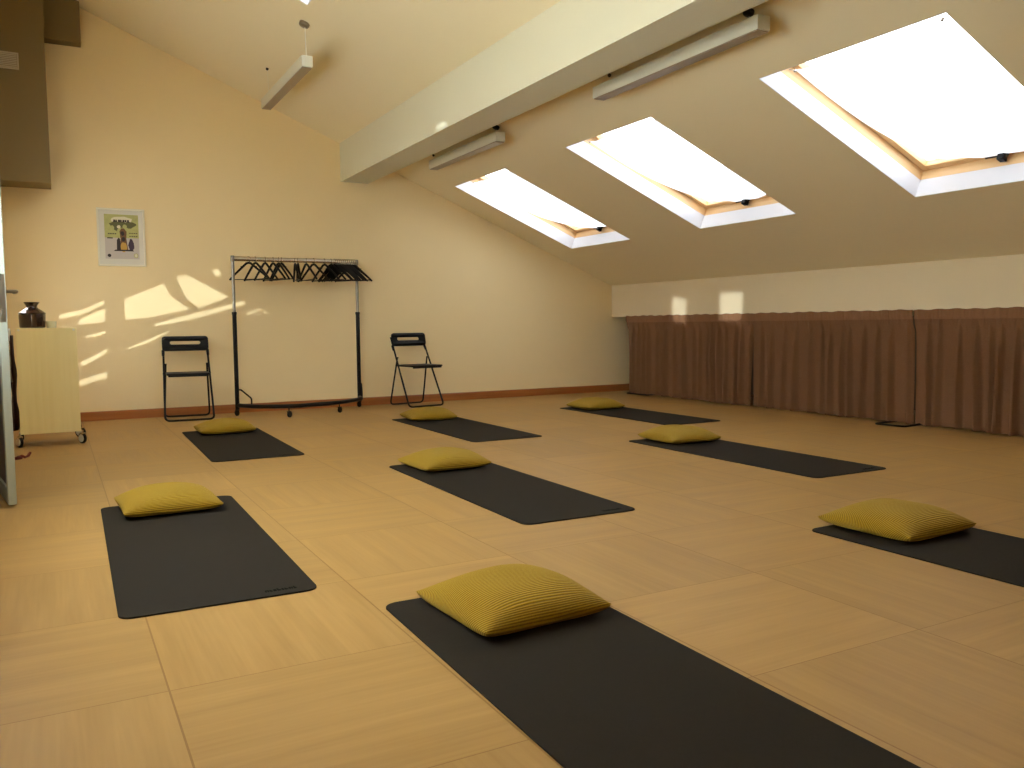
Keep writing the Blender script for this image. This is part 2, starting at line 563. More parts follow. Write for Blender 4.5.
def voile_window(name, M4, ww, wh, label, vlabel):
    """framed window with a white voile; local x = into the room, y along the wall, z up"""
    wn_ = empty(name)
    wn_.matrix_world = M4
    tag(wn_, label, 'window', kind='structure')
    bm = bmesh.new()
    add_box(bm, -.05, .01, 0, .06, 0, wh, .003); add_box(bm, -.05, .01, ww - .06, ww, 0, wh, .003)
    add_box(bm, -.05, .01, .06, ww - .06, 0, .06, .003); add_box(bm, -.05, .01, .06, ww - .06, wh - .06, wh, .003)
    for k in (1, 2): add_box(bm, -.05, .01, ww * k / 3 - .03, ww * k / 3 + .03, .06, wh - .06, .003)
    build('frame', bm, M['white_plastic'], wn_)
    bm = bmesh.new()
    add_box(bm, -.03, -.026, .055, ww - .055, .055, wh - .055)
    build('pane', bm, M['glass'], wn_)
    bm = bmesh.new()
    g_ = [[bm.verts.new((.03 + .006 * math.sin(i * .9), ww * i / 60 * 1.06 - .03 * ww, -.05 + (wh + .1) * j / 4)) for j in range(5)] for i in range(61)]
    for i in range(60):
        for j in range(4):
            bm.faces.new([g_[i][j], g_[i + 1][j], g_[i + 1][j + 1], g_[i][j + 1]])
    vc = build('window_voile', bm, M['voile'], None, smooth=True)
    vc.matrix_world = M4
    tag(vc, vlabel, 'curtain', kind='structure')
voile_window('window_5', Matrix.Translation((XL, LW[0], LW[2])), LW[1] - LW[0], LW[3] - LW[2],
             'unseen curtained window added in the left wall for daylight', 'white voile added over the unseen window to soften its light')

# sloping ceiling with the roof-window openings
SKY = [  # (x0, x1, y0, y1) of the openings, measured in plan
    (3.612, 5.08, 5.00, 6.135),
    (3.612, 5.08, 2.787, 3.935),
    (3.612, 5.10, 0.520, 1.742),
    (0.15, 1.525, 2.6, 4.13),
]
xs = sorted({XL - .15, XR + .15} | {s[0] for s in SKY} | {s[1] for s in SKY})
ys = sorted({YF - .15, YB + .15} | {s[2] for s in SKY} | {s[3] for s in SKY})
bm = bmesh.new()
TH = 0.13
for i in range(len(xs) - 1):
    for j in range(len(ys) - 1):
        mx, my = (xs[i] + xs[i + 1]) / 2, (ys[j] + ys[j + 1]) / 2
        if any(s[0] < mx < s[1] and s[2] < my < s[3] for s in SKY):
            continue
        t = bmesh.new()
        low = [Vector((x, y, cz(x))) for x, y in ((xs[i], ys[j]), (xs[i + 1], ys[j]), (xs[i + 1], ys[j + 1]), (xs[i], ys[j + 1]))]
        A = [t.verts.new(p) for p in low]
        B = [t.verts.new(p + ND * TH) for p in low]
        t.faces.new(A); t.faces.new(B[::-1])
        for k in range(4):
            t.faces.new([A[k], B[k], B[(k + 1) % 4], A[(k + 1) % 4]])
        merge(bm, t)
bmesh.ops.remove_doubles(bm, verts=bm.verts[:], dist=1e-4)
dup = {}
for f in bm.faces:
    dup.setdefault(tuple(sorted(v.index for v in f.verts)), []).append(f)
bm.verts.index_update()
dup = {}
for f in bm.faces:
    dup.setdefault(tuple(sorted(v.index for v in f.verts)), []).append(f)
for fs in dup.values():
    if len(fs) > 1:
        for f in fs: bm.faces.remove(f)
o = build('ceiling', bm, M['ceil'])
tag(o, 'sloping attic ceiling falling from left to right', 'ceiling', kind='structure')

# roof windows: local frame x = down the slope, y = along the room, z = out through the roof
def roof_matrix(x0, y0):
    return Matrix(((SD.x, 0, ND.x, x0), (0, 1, 0, y0), (SD.z, 0, ND.z, cz(x0)), (0, 0, 0, 1)))
wlabels = ['roof window nearest the far wall, third from the viewer', 'middle roof window of the row of three',
           'largest roof window, nearest the viewer at top right', 'roof window high on the left, just inside the top edge']
for i, (x0, x1, y0, y1) in enumerate(SKY):
    L = (x1 - x0) / math.cos(ANG)
    W = y1 - y0
    root = empty('window_%d' % (i + 1))
    root.matrix_world = roof_matrix(x0, y0)
    tag(root, wlabels[i], 'roof window', kind='structure')
    bm = bmesh.new()            # plaster lining, a thin skin on the four sides of the opening
    e = 0.004
    add_box(bm, 0, e, 0, W, 0.001, TH); add_box(bm, L - e, L, 0, W, 0.001, TH)
    add_box(bm, e, L - e, 0, e, 0.001, TH); add_box(bm, e, L - e, W - e, W, 0.001, TH)
    build('reveal', bm, M['reveal'], root)
    n0, n1 = TH, 0.20
    bm = bmesh.new()            # fixed pine frame, seated on top of the roof
    add_box(bm, -.10, L + .10, -.10, 0.004, n0, n1 + .06, .003, 0); add_box(bm, -.10, L + .10, W - .004, W + .10, n0, n1 + .06, .003, 0)
    add_box(bm, -.10, 0.004, 0.004, W - .004, n0, n1 + .06, .003, 1); add_box(bm, L - .004, L + .10, .004, W - .004, n0, n1 + .06, .003, 1)
    build('frame', bm, [M['pine_x'], M['pine_y']], root)
    bm = bmesh.new()            # opening sash
    s = 0.055
    add_box(bm, .006, L - .006, .006, s, n1, n1 + .05, .004, 0); add_box(bm, .006, L - .006, W - s, W - .006, n1, n1 + .05, .004, 0)
    add_box(bm, .006, s, s, W - s, n1, n1 + .05, .004, 1); add_box(bm, L - s, L - .006, s, W - s, n1, n1 + .05, .004, 1)
    build('sash', bm, [M['pine_x'], M['pine_y']], root)
    bm = bmesh.new()
    add_box(bm, .03, L - .03, .03, W - .03, n1 + .03, n1 + .036)
    build('pane', bm, M['roof_glass'], root)
    if i < 3:
        bm = bmesh.new()        # handle on the lower rail of the sash
        add_box(bm, L - .080, L - .030, W * .49, W * .49 + .045, n1 - .062, n1 - .004, .006)
        add_box(bm, L - .070, L - .020, W * .49 + .005, W * .49 + .040, n1 - .008, n1 + .004, .003)
        add_tube(bm, [(L - .060, W * .49 - .01, n1 - .03), (L - .062, W * .49 + .13, n1 - .03)], .005)
        build('latch', bm, M['black_plastic'], root)
        # white cloth hung below the pane by its corners
        nx, ny = 26, 26
        bm = bmesh.new()
        sa, sb = 0.125, L - 0.075
        ta, tb = (0.12, W - 0.15)
        g = [[None] * (ny + 1) for _ in range(nx + 1)]
        for a in range(nx + 1):
            for b in range(ny + 1):
                p, q = a / nx, b / ny
                ea, eb = 4 * p * (1 - p), 4 * q * (1 - q)
                sx = sa + (sb - sa) * p
                ty = ta + (tb - ta) * q
                nn = 0.085 + (0.235 - 0.085) * p
                sag = 0.085 * ea + 0.045 * eb + 0.04 * ea * eb
                pinch = 0.03 * ea * (1 - eb)
                ty += pinch * (1 if q < .5 else -1)
                sx += (0.035 if p > .5 else -0.03) * (eb * (1 - ea)) * 1.0
                rip = 0.004 * math.sin(q * 23 + p * 5) * (1 - ea * .6)
                P = Vector((sx, ty, nn)) + (Vector((0, 0, -1)) * (sag * math.cos(ANG) + rip)) + Vector((1, 0, 0)) * sag * math.sin(ANG) * .6
                g[a][b] = bm.verts.new(P)
        for a in range(nx):
            for b in range(ny):
                bm.faces.new([g[a][b], g[a + 1][b], g[a + 1][b + 1], g[a][b + 1]])
        bl = empty('skylight_blind')
        bl.matrix_world = roof_matrix(x0, y0)
        tag(bl, ['white cloth blind slung under the farthest roof window', 'white cloth blind slung under the middle roof window',
                 'wide white cloth blind slung under the nearest roof window'][i], 'blind', 'cloth blinds under the roof windows')
        c = build('cloth', bm, M['blind'], bl, smooth=True)
        for p, q in ((sa, ta), (sa, tb), (sb, ta), (sb, tb)):
            bm = bmesh.new()
            zz = 0.085 if p == sa else 0.235
            add_tube(bm, [(p, q, zz - .004), (p, q + (0.03 if q == tb else -.03), zz + .012), (p, q + (0.055 if q == tb else -.055), zz + .02)], .003, 6)
            add_lathe(bm, [(0, zz - .012), (.007, zz - .010), (.009, zz - .004), (.007, zz + .004), (0, zz + .006)], 10, p, q)
            build('hook', bm, M['chrome'], bl)

# boxed beam under the roof
bm = bmesh.new()
add_prism(bm, [(2.53, 2.385), (2.83, 2.385), (3.14, cz(3.14) + .005), (3.14, cz(3.14) + .05), (2.53, cz(2.53) + .05)], 'y', YF, YB)
o = build('trim_2', bm, M['beam'])
tag(o, 'cream boxed beam running the length of the sloping ceiling', 'beam', kind='structure')

# boxed duct and pier at the top of the left corner
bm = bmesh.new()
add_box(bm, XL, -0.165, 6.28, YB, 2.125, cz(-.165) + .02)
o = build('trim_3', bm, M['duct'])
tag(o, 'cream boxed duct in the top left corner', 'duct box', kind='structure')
v = empty('vent_grille', (-0.463, 6.28, 3.055))
tag(v, 'small square vent grille on the boxed duct at top left', 'vent')
bm = bmesh.new()
for a in ((-.14, .10, -.004, 0, 0, .012), (-.14, .10, -.004, 0, .128, .14), (-.14, -.128, -.004, 0, .012, .128), (.088, .10, -.004, 0, .012, .128)):
    add_box(bm, a[0], a[1], -.012, .0, a[4], a[5], .002)
build('frame', bm, M['vent'], v)
bm = bmesh.new()
for k in range(8):
    add_box(bm, -.126, .086, -.006, -.001, .016 + k * .0142, .016 + k * .0142 + .009)
build('slats', bm, M['vent'], v)
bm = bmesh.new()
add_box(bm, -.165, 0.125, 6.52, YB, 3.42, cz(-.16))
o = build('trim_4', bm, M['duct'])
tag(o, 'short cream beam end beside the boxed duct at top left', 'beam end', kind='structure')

# skirting
bm = bmesh.new()
add_prism(bm, [(YB, 0), (YB, .086), (YB - .008, .086), (YB - .014, .078), (YB - .014, 0)], 'x', XL, 6.35)
o = build('baseboard_back', bm, M['skirt'])
tag(o, 'reddish wooden skirting along the far wall', 'skirting', kind='structure')

# ------------------------------------------------------------------ door on the left edge
hx, hy = -0.432, 2.606
ang = math.atan2(3.45 - hy, -.555 - hx)
d = empty('door_1', (hx, hy, 0), 0)
tag(d, 'open door at the left edge, seen along its grey edge', 'door', kind='structure')
dm = Matrix.Rotation(ang, 4, 'Z')
DL = math.hypot(3.45 - hy, -.555 - hx) - .01
ex = Vector((math.cos(ang), math.sin(ang), 0))
# leaf: local x runs from the latch edge towards the hinge, y across its 36 mm (towards the room)
W2 = 0.036
def door_box(bm, x0, x1, y0, y1, z0, z1, bev=0.0):
    add_box(bm, x0, x1, y0, y1, z0, z1, bev, 0, dm)
bm = bmesh.new()
door_box(bm, 0, .06, -W2, 0, .012, 2.06, .003); door_box(bm, DL - .06, DL, -W2, 0, .012, 2.06, .003)
door_box(bm, .06, DL - .06, -W2, 0, .012, .09, .003); door_box(bm, .06, DL - .06, -W2, 0, 2.0, 2.06, .003)
door_box(bm, .06, DL - .06, -W2, 0, .88, .98, .003)
build('leaf_frame', bm, M['door_edge'], d)
bm = bmesh.new()
door_box(bm, .055, DL - .055, -W2 * .7, -W2 * .3, .085, .885)
build('lower_panel', bm, M['door_dark'], d)
bm = bmesh.new()
door_box(bm, .055, DL - .055, -W2 * .6, -W2 * .45, .975, 2.005)
build('glass', bm, M['glass'], d)
bm = bmesh.new()
door_box(bm, -.002, .001, -W2 * .85, -W2 * .15, .90, 1.13, .0005)
door_box(bm, -.010, 0, -W2 * .65, -W2 * .35, .935, .96, .001)
lk = build('latch_plate', bm, M['steel'], d)
bm = bmesh.new()
nrm = Matrix.Rotation(ang, 4, 'Z') @ Vector((0, -1, 0))
if nrm.x < 0: nrm = -nrm
p0 = ex * .07 + Vector((0, 0, 1.05))
face = p0 + (nrm * 0 if (dm @ Vector((0, -1, 0))).x < 0 else nrm * W2)
add_tube(bm, rounded([face, face + nrm * .05, face + nrm * .055 + ex * .03, face + nrm * .055 + ex * .13], .012), .009, 10)
add_tube(bm, [face - nrm * .001, face + nrm * .007], .024, 18)
build('lever_handle', bm, M['steel'], d)

# ------------------------------------------------------------------ yoga mats
MW, ML, MT = 0.60, 1.755, 0.005
def mat_mesh():
    bm = bmesh.new()
    add_prism(bm, rrect(-MW / 2, MW / 2, -ML / 2, ML / 2, .042, 8), 'z', 0.0, MT)
    bm.edges.ensure_lookup_table()
    es = [e for e in bm.edges if all(abs(v.co.z - MT) < 1e-6 for v in e.verts)]
    bmesh.ops.bevel(bm, geom=es, offset=.0015, segments=2, affect='EDGES')
    return bm
def logo_mesh():
    bm = bmesh.new()
    x = .135
    for w, h, kind in ((.012, .020, 0), (.008, .020, 1), (.010, .020, 0), (.012, .026, 1), (.006, .020, 0), (.011, .020, 1), (.012, .020, 0), (.009, .026, 1)):
        y0 = -ML / 2 + .040
        if kind == 0:
            for a in ((x, x + .0045, y0, y0 + h), (x + w - .0045, x + w, y0, y0 + h), (x + .0045, x + w - .0045, y0 + h - .0045, y0 + h)):
                add_box(bm, *a, MT - .0004, MT + .0005)
        else:
            for a in ((x, x + w, y0, y0 + .0045), (x, x + .0045, y0 + .0045, y0 + h), (x + .0045, x + w, y0 + .008, y0 + .0125)):
                add_box(bm, *a, MT - .0004, MT + .0005)
        x += w + .003
    return bm
MATS = [  # centre x, y, turn in degrees, label
    (0.935, -0.56, -1.0, 'charcoal yoga mat in the foreground, running out of the bottom edge'),
    (0.242, 1.462, -1.0, 'charcoal yoga mat on the near left with a small printed word'),
    (2.812, -0.555, 0.5, 'charcoal yoga mat on the near right, cut by the right edge'),
    (1.850, 1.868, -0.7, 'charcoal yoga mat in the middle of the floor'),
    (3.752, 1.985, -0.2, 'charcoal yoga mat right of the middle one, toward the curtains'),
    (0.972, 4.370, -1.2, 'short-looking charcoal yoga mat in front of the clothes rack'),
    (2.780, 4.290, -0.3, 'charcoal yoga mat in front of the right folding chair'),
    (4.609, 4.314, 0.0, 'farthest right charcoal yoga mat, near the curtain end'),
]
proto = None
for x, y, r, lab in MATS:
    if proto is None:
        proto = build('yoga_mat', mat_mesh(), M['mat'])
        build('printed_word', logo_mesh(), M['mat_print'], proto)
        m = proto
    else:
        m = copy_tree(proto)
    m.location = (x, y, 0.0005)
    m.rotation_euler = (0, 0, math.radians(r))
    tag(m, lab, 'yoga mat', 'charcoal yoga mats set out on the floor')

# ------------------------------------------------------------------ cushions
def cushion_mesh(seed, S=0.43, H=0.107):
    rnd = random.Random(seed)
    ph = [rnd.uniform(0, 6.28) for _ in range(6)]
    lean = (rnd.uniform(-.25, .25), rnd.uniform(-.25, .25))
    n = 132
    bm = bmesh.new()
    def prof(u, v):
        a = max(0.0, 1 - abs(u) ** 2.6)
        b = max(0.0, 1 - abs(v) ** 2.6)
        return (a ** .50) * (b ** .50)
    def P(i, j, side):
        u, v = math.sin((2 * i / n - 1) * PI / 2 * .92) / math.sin(PI / 2 * .92), math.sin((2 * j / n - 1) * PI / 2 * .92) / math.sin(PI / 2 * .92)
        h = prof(u, v)
        k = 0.035        # drawn-in edges leave the corners as points
        x = S / 2 * u * (1 - k * (1 - v * v) * abs(u) ** 3)
        y = S / 2 * v * (1 - k * (1 - u * u) * abs(v) ** 3)
        wr = 0.003 * math.sin(3 * u + 2.5 * v + ph[0]) + 0.002 * math.sin(5 * v - 3 * u + ph[1])
        hh = h * (1 + lean[0] * u * .35 + lean[1] * v * .35)
        edge = 0.031 + 0.010 * (abs(u) * abs(v)) ** 3 + .004 * math.sin(3 * u + ph[3]) * abs(v)
        if side > 0:
            z = edge + hh * (H - edge) + wr * h
        else:
            z = edge - h ** .55 * edge * 1.02
            z = max(z, 0.0003)
        return (x, y, z)
    top = {}
    bot = {}
    for i in range(n + 1):
        for j in range(n + 1):
            top[i, j] = bm.verts.new(P(i, j, 1))
    st = 6
    idx = list(range(0, n + 1, 1))
    for i in range(n + 1):
        for j in range(n + 1):
            if i in (0, n) or j in (0, n):
                bot[i, j] = top[i, j]
    for i in range(st, n, st):
        for j in range(st, n, st):
            bot[i, j] = bm.verts.new(P(i, j, -1))
    for i in range(n):
        for j in range(n):
            bm.faces.new([top[i, j], top[i + 1, j], top[i + 1, j + 1], top[i, j + 1]])
    for i in range(0, n, st):
        for j in range(0, n, st):
            loop = []
            # keep the rim vertices of the fine top edge in the coarse underside
            def side(a, b, fixed, along_i):
                r = range(a, b, 1 if b > a else -1)
                for k in r:
                    key = (k, fixed) if along_i else (fixed, k)
                    on_rim = (fixed in (0, n))
                    if k == a or on_rim:
                        loop.append(bot[key])
            side(i, i + st, j, True)
            side(j, j + st, i + st, False)
            side(i + st, i, j + st, True)
            side(j + st, j, i, False)
            bm.faces.new(loop[::-1])
    return bm
def piping_mesh(S=0.43):
    return None
CUSH = [
    (0.973, 0.078, 3.3, 0, 'mustard ribbed cushion in the foreground, largest in view'),
    (0.240, 2.165, 2.0, 1, 'mustard ribbed cushion on the near left mat'),
    (2.815, 0.140, 1.5, 2, 'mustard ribbed cushion on the near right mat'),
    (1.850, 2.545, 2.5, 0, 'mustard cushion on the mat in the middle of the floor'),
    (3.776, 2.661, -2.0, 1, 'mustard cushion on the mat right of the middle one, toward the curtains'),
    (0.999, 5.056, -0.5, 2, 'mustard cushion on the mat before the clothes rack'),
    (2.789, 5.010, -6.0, 0, 'mustard cushion on the mat before the right folding chair'),
    (4.591, 4.934, 0.0, 1, 'farthest right mustard cushion, near the curtain end'),
]
cprot = {}
for x, y, r, s, lab in CUSH:
    if s not in cprot:
        c = build('floor_cushion', cushion_mesh(s), M['cushion'], smooth=False)
        for p in c.data.polygons: p.use_smooth = True
        cprot[s] = c
    else:
        c = copy_tree(cprot[s])
    c.location = (x, y, 0.0055)
    c.rotation_euler = (0, 0, math.radians(r))
    tag(c, lab, 'cushion', 'mustard cushions on the yoga mats')

# ------------------------------------------------------------------ folding chairs
def make_chair():
    root = empty('folding_chair')
    r = 0.0095
    # long frame: backrest down to the front foot
    yt, zt, yf = 0.195, 0.735, -0.205
    bm = bmesh.new()
    pts = [(-.196, yt, zt), (-.213, yf, r), (.213, yf, r), (.196, yt, zt)]
    add_tube(bm, rounded(pts, .045, 6), r, 10)
    build('front_frame', bm, M['black_metal'], root, smooth=True)
    bm = bmesh.new()
    def on_long(z): return yt + (yf - yt) * (zt - z) / (zt - r)
    yh = on_long(.52)
    pts = [(-.184, yh + .002, .52), (-.205, .215, r), (.205, .215, r), (.184, yh + .002, .52)]
    add_tube(bm, rounded(pts, .045, 6), r * .95, 10)
    build('rear_frame', bm, M['black_metal'], root, smooth=True)
    # backrest with its slot
    out = rrect(-.208, .208, -.005, .137, .03, 6)
    slot = rrect(-.137, .137, .058, .094, .017, 5)
    bm = bmesh.new()
    def ring(poly, yy, bow):
        vs = []
        for x, z in poly:
            vs.append(bm.verts.new((x, yy + .022 * (x / .2) ** 2 * -1 + .0, z)))
        return vs
    th = .014
    n = len(out); m = len(slot)
    fo, bo = ring(out, 0, 0), ring(out, th, 0)
    fs, bs = ring(slot, 0, 0), ring(slot, th, 0)
    from mathutils.geometry import tessellate_polygon
    polys = [[Vector((x, z, 0)) for x, z in out], [Vector((x, z, 0)) for x, z in slot]]
    tri = tessellate_polygon(polys)
    F, B = fo + fs, bo + bs
    for a, b, c in tri:
        try:
            bm.faces.new([F[a], F[b], F[c]]); bm.faces.new([B[c], B[b], B[a]])
        except ValueError:
            pass
    for i in range(n): bm.faces.new([fo[i], fo[(i + 1) % n], bo[(i + 1) % n], bo[i]])
    for i in range(m): bm.faces.new([fs[i], fs[(i + 1) % m], bs[(i + 1) % m], bs[i]])
    for sx in (-1, 1):     # sleeves that hold the tubes
        add_tube(bm, [(sx * .199, .004, .004), (sx * .201, -.012, -.045), (sx * .2015, -.018, -.052)], [.014, .0125, .010], 8)
    tilt = math.atan2(yt - yf, zt)
    bmesh.ops.transform(bm, matrix=Matrix.Translation((0, on_long(.645) + .006, .645)) @ Matrix.Rotation(-tilt * .45, 4, 'X'), verts=bm.verts[:])
    build('backrest', bm, M['black_plastic'], root)
    bm = bmesh.new()
    add_box(bm, -.188, .188, -.235, .115, .425, .444, .008)
    add_box(bm, -.175, .175, -.236, -.222, .412, .430, .004)
    build('seat', bm, M['black_plastic'], root)
    for sx in (-1, 1):
        bm = bmesh.new()
        add_tube(bm, [(sx * .175, yh, .52), (sx * .208, yh, .52)], .006, 8)
        build('pivot', bm, M['black_metal'], root)
        bm = bmesh.new()
        add_tube(bm, [(sx * .18, on_long(.434), .434), (sx * .214, on_long(.434), .434)], .006, 8)
        build('pivot', bm, M['black_metal'], root)
    return root
ch = make_chair()
ch.location = (0.893, 6.335, 0)
ch.rotation_euler = (0, 0, math.radians(-4.5))
tag(ch, 'black folding chair left of the clothes rack', 'chair', 'black folding chairs by the far wall')
c2 = copy_tree(ch)
c2.location = (3.215, 6.325, 0)
c2.rotation_euler = (0, 0, math.radians(8.5))
tag(c2, 'black folding chair right of the clothes rack', 'chair', 'black folding chairs by the far wall')

# ------------------------------------------------------------------ clothes rack
A = Vector((1.340, 6.325, 0)); B = Vector((2.632, 6.500, 0))
rk = empty('clothes_rack', (A + B) / 2 * 1.0, 0)
rk.location = (1.986, 6.4125, 0)
tag(rk, 'rolling clothes rack with black posts and chrome rail', 'clothes rack')
off = -Vector(rk.location)
def rp(v): return Vector(v) + off
for P, zs in ((A, .985), (B, .985)):
    bm = bmesh.new()
    add_tube(bm, [rp((P.x, P.y, .062)), rp((P.x, P.y, zs))], .0205, 16)
    add_tube(bm, [rp((P.x, P.y, zs)), rp((P.x, P.y, zs + .025))], .024, 16)
    po = build('post', bm, M['black_metal'], rk, smooth=True)
    bm = bmesh.new()
    add_tube(bm, [rp((P.x, P.y, zs + .02)), rp((P.x, P.y, 1.545))], .0150, 14)
    build('upper_tube', bm, M['steel'], po, smooth=True)
dirr = (B - A).normalized()
bm = bmesh.new()
ra, rb = A + Vector((0, 0, 1.522)) - dirr * .015, B + Vector((0, 0, 1.535)) + dirr * .0
prp = Vector((-dirr.y, dirr.x, 0))
ringA, ringB = [], []
for k in range(16):
    a = 2 * PI * k / 16
    o_ = prp * (.012 * math.cos(a)) + Vector((0, 0, .023 * math.sin(a)))
    ringA.append(bm.verts.new(rp(ra + o_))); ringB.append(bm.verts.new(rp(rb + o_)))
for k in range(16):
    bm.faces.new([ringA[k], ringA[(k + 1) % 16], ringB[(k + 1) % 16], ringB[k]])
bm.faces.new(ringA[::-1]); bm.faces.new(ringB)
build('rail', bm, M['chrome'], rk, smooth=True)
for P, dz in ((A, 1.545), (B, 1.553)):
    bm = bmesh.new()
    add_lathe(bm, [(0, dz + .006), (.016, dz + .005), (.018, dz), (.018, dz - .045), (.0145, dz - .05), (0, dz - .05)], 16, *(rp(P).to_2d()))
    build('rail_bracket', bm, M['steel'], rk, smooth=True)
# bowed base bar with castors
f1, f2 = Vector((1.735, 5.90, 0)), Vector((2.275, 6.055, 0))
zb = .105
bm = bmesh.new()
pl = [Vector((A.x, A.y, zb)), Vector((A.x + .10, A.y - .22, zb)), Vector((f1.x, f1.y - .005, zb)), Vector((f2.x, f2.y - .03, zb)), Vector((B.x - .03, B.y - .18, zb)), Vector((B.x, B.y, zb))]
add_tube(bm, [rp(p) for p in rounded(pl, .16, 6)], .020, 12)
build('base_bar', bm, M['black_metal'], rk, smooth=True)
def castor(parent, P, mats, R=.026, top=.09, yaw=0.0, hub=None, name='castor'):
    bm = bmesh.new()
    Mx = Matrix.Translation(P) @ Matrix.Rotation(yaw, 4, 'Z')
    t = bmesh.new()
    add_tube(t, [(0, 0, R * 1.9), (0, 0, top)], .006, 10)
    add_box(t, -.013, .013, -.018, .022, R * 1.75, R * 2.0, .003)
    add_box(t, -.0135, -.010, -.010, .022, R * .8, R * 1.8, .001); add_box(t, .010, .0135, -.010, .022, R * .8, R * 1.8, .001)
    merge(bm, t, 0, Mx)
    fork = build(name, bm, mats[0], parent)
    bm = bmesh.new()
    t = bmesh.new()
    prof = [(R * .2, -.010), (R * .85, -.010), (R, -.006), (R, .006), (R * .85, .010), (R * .2, .010)]
    rings = []
    for r_, x_ in prof:
        rings.append([t.verts.new((x_, .008 + r_ * math.cos(2 * PI * k / 20), R + .0005 + r_ * math.sin(2 * PI * k / 20))) for k in range(20)])
    for Aa, Bb in zip(rings, rings[1:]):
        for k in range(20): t.faces.new([Aa[k], Aa[(k + 1) % 20], Bb[(k + 1) % 20], Bb[k]])
    t.faces.new(rings[0][::-1]); t.faces.new(rings[-1])
    merge(bm, t, 0, Mx)
    build('wheel', bm, mats[1], fork, smooth=True)
    if hub is not None:
        bm = bmesh.new()
        t = bmesh.new()
        add_tube(t, [(-.0145, .008, R), (.0145, .008, R)], R * .70, 18)
        merge(bm, t, 0, Mx)
        build('hub', bm, hub, fork, smooth=True)
    return fork
for P, yw in ((A, .5), (f1, -.9), (f2, -.9), (B, .4)):
    castor(rk, rp(P), (M['black_metal'], M['black_plastic']), R=.030, top=.10, yaw=yw)
for P, s in ((A, 1), (B, 1)):
    bm = bmesh.new()
    p0 = Vector((P.x + .012, P.y, .255)); 
    tgt = (Vector((P.x + .10, P.y - .18, zb)) if P is A else Vector((P.x - .005, P.y - .10, zb)))
    k1 = Vector((P.x + .035, P.y - .02, .255)) if P is A else Vector((P.x + .02, P.y - .01, .25))
    k2 = tgt + Vector((0, 0, .075))
    add_tube(bm, [rp(q) for q in rounded([p0, k1, k2, tgt], .02, 4)], .007, 8)
    build('brace', bm, M['black_metal'], rk, smooth=True)

# hangers
def hanger_mesh():
    bm = bmesh.new()
    # shoulders: tapering bars, moulded plastic
    for s in (-1, 1):
        pts = [(0, 0, -.046), (s * .022, 0, -.052), (s * .075, .001, -.098), (s * .140, .003, -.155), (s * .195, .005, -.208)]
        add_tube(bm, pts, [.0115, .0115, .011, .010, .0095], 8)
    add_tube(bm, [(-.190, .005, -.204), (-.10, .004, -.206), (.10, .004, -.206), (.190, .005, -.204)], .0042, 6)
    for s in (-1, 1):
        add_tube(bm, [(s * .066, .001, -.088), (s * .070, .001, -.080), (s * .082, .001, -.082)], .0035, 6)
    return bm
def hook_mesh():
    bm = bmesh.new()
    pts = [(0, 0, -.045), (0, 0, -.038)]
    for k in range(11):
        a = math.radians(-90 + 24 * k)
        pts.append((0.0 + .0255 * math.cos(a) * 1.0, 0, -.012 + .0265 * math.sin(a) + .0))
    add_tube(bm, pts, .0026, 6)
    return bm
HANG = [(.118, 52), (.170, 17), (.245, 14), (.305, 12), (.350, 8), (.372, 12), (.482, -15), (.505, -17), (.572, 5), (.632, 22), (.722, 20), (.778, 20),
        (.806, 38), (.823, 38), (.840, 40), (.857, 39), (.874, 41), (.891, 40), (.908, 42), (.925, 43), (.942, 44), (.959, 46), (.976, 48)]
hlabels = {
    0: 'black hanger turned broadside, first from the left on the rail',
    1: 'black hanger second from the left on the chrome rail',
    2: 'black hanger third from the left on the chrome rail',
    3: 'black hanger fourth from the left on the chrome rail',
    4: 'left one of two touching black hangers, left of the rail middle',
    5: 'right one of two touching black hangers, left of the rail middle',
    6: 'left one of two edge-on black hangers at the rail middle',
    7: 'right one of two edge-on black hangers at the rail middle',
    8: 'first black hanger right of the edge-on pair',
    9: 'second black hanger right of the edge-on pair',
    10: 'third black hanger right of the edge-on pair',
    11: 'fourth black hanger right of the edge-on pair, touching the bunch',
}
hp = None
rail_len = (B - A).length
for i, (t, yaw) in enumerate(HANG):
    if hp is None:
        hp = empty('clothes_hanger')
        build('shoulder_frame', hanger_mesh(), M['black_plastic'], hp, smooth=True)
        build('hook', hook_mesh(), M['chrome'], hp, smooth=True)
        h = hp
    else:
        h = copy_tree(hp)
    p = A + (B - A) * t
    h.location = (p.x, p.y, 1.522 + .013 * t + .0105)
    # default: plane across the rail (local x along the across direction)
    h.rotation_euler = (0, math.radians(random.uniform(-2, 2)), math.atan2(-dirr.x, dirr.y) * 1.0 + math.radians(yaw))
    if i < 12:
        tag(h, hlabels[i], 'hanger', 'black hangers on the rack')
    else:
        tag(h, 'black hanger in the tight bunch at the right end of the rail', 'hanger', 'bunched hangers at the right end of the rail')

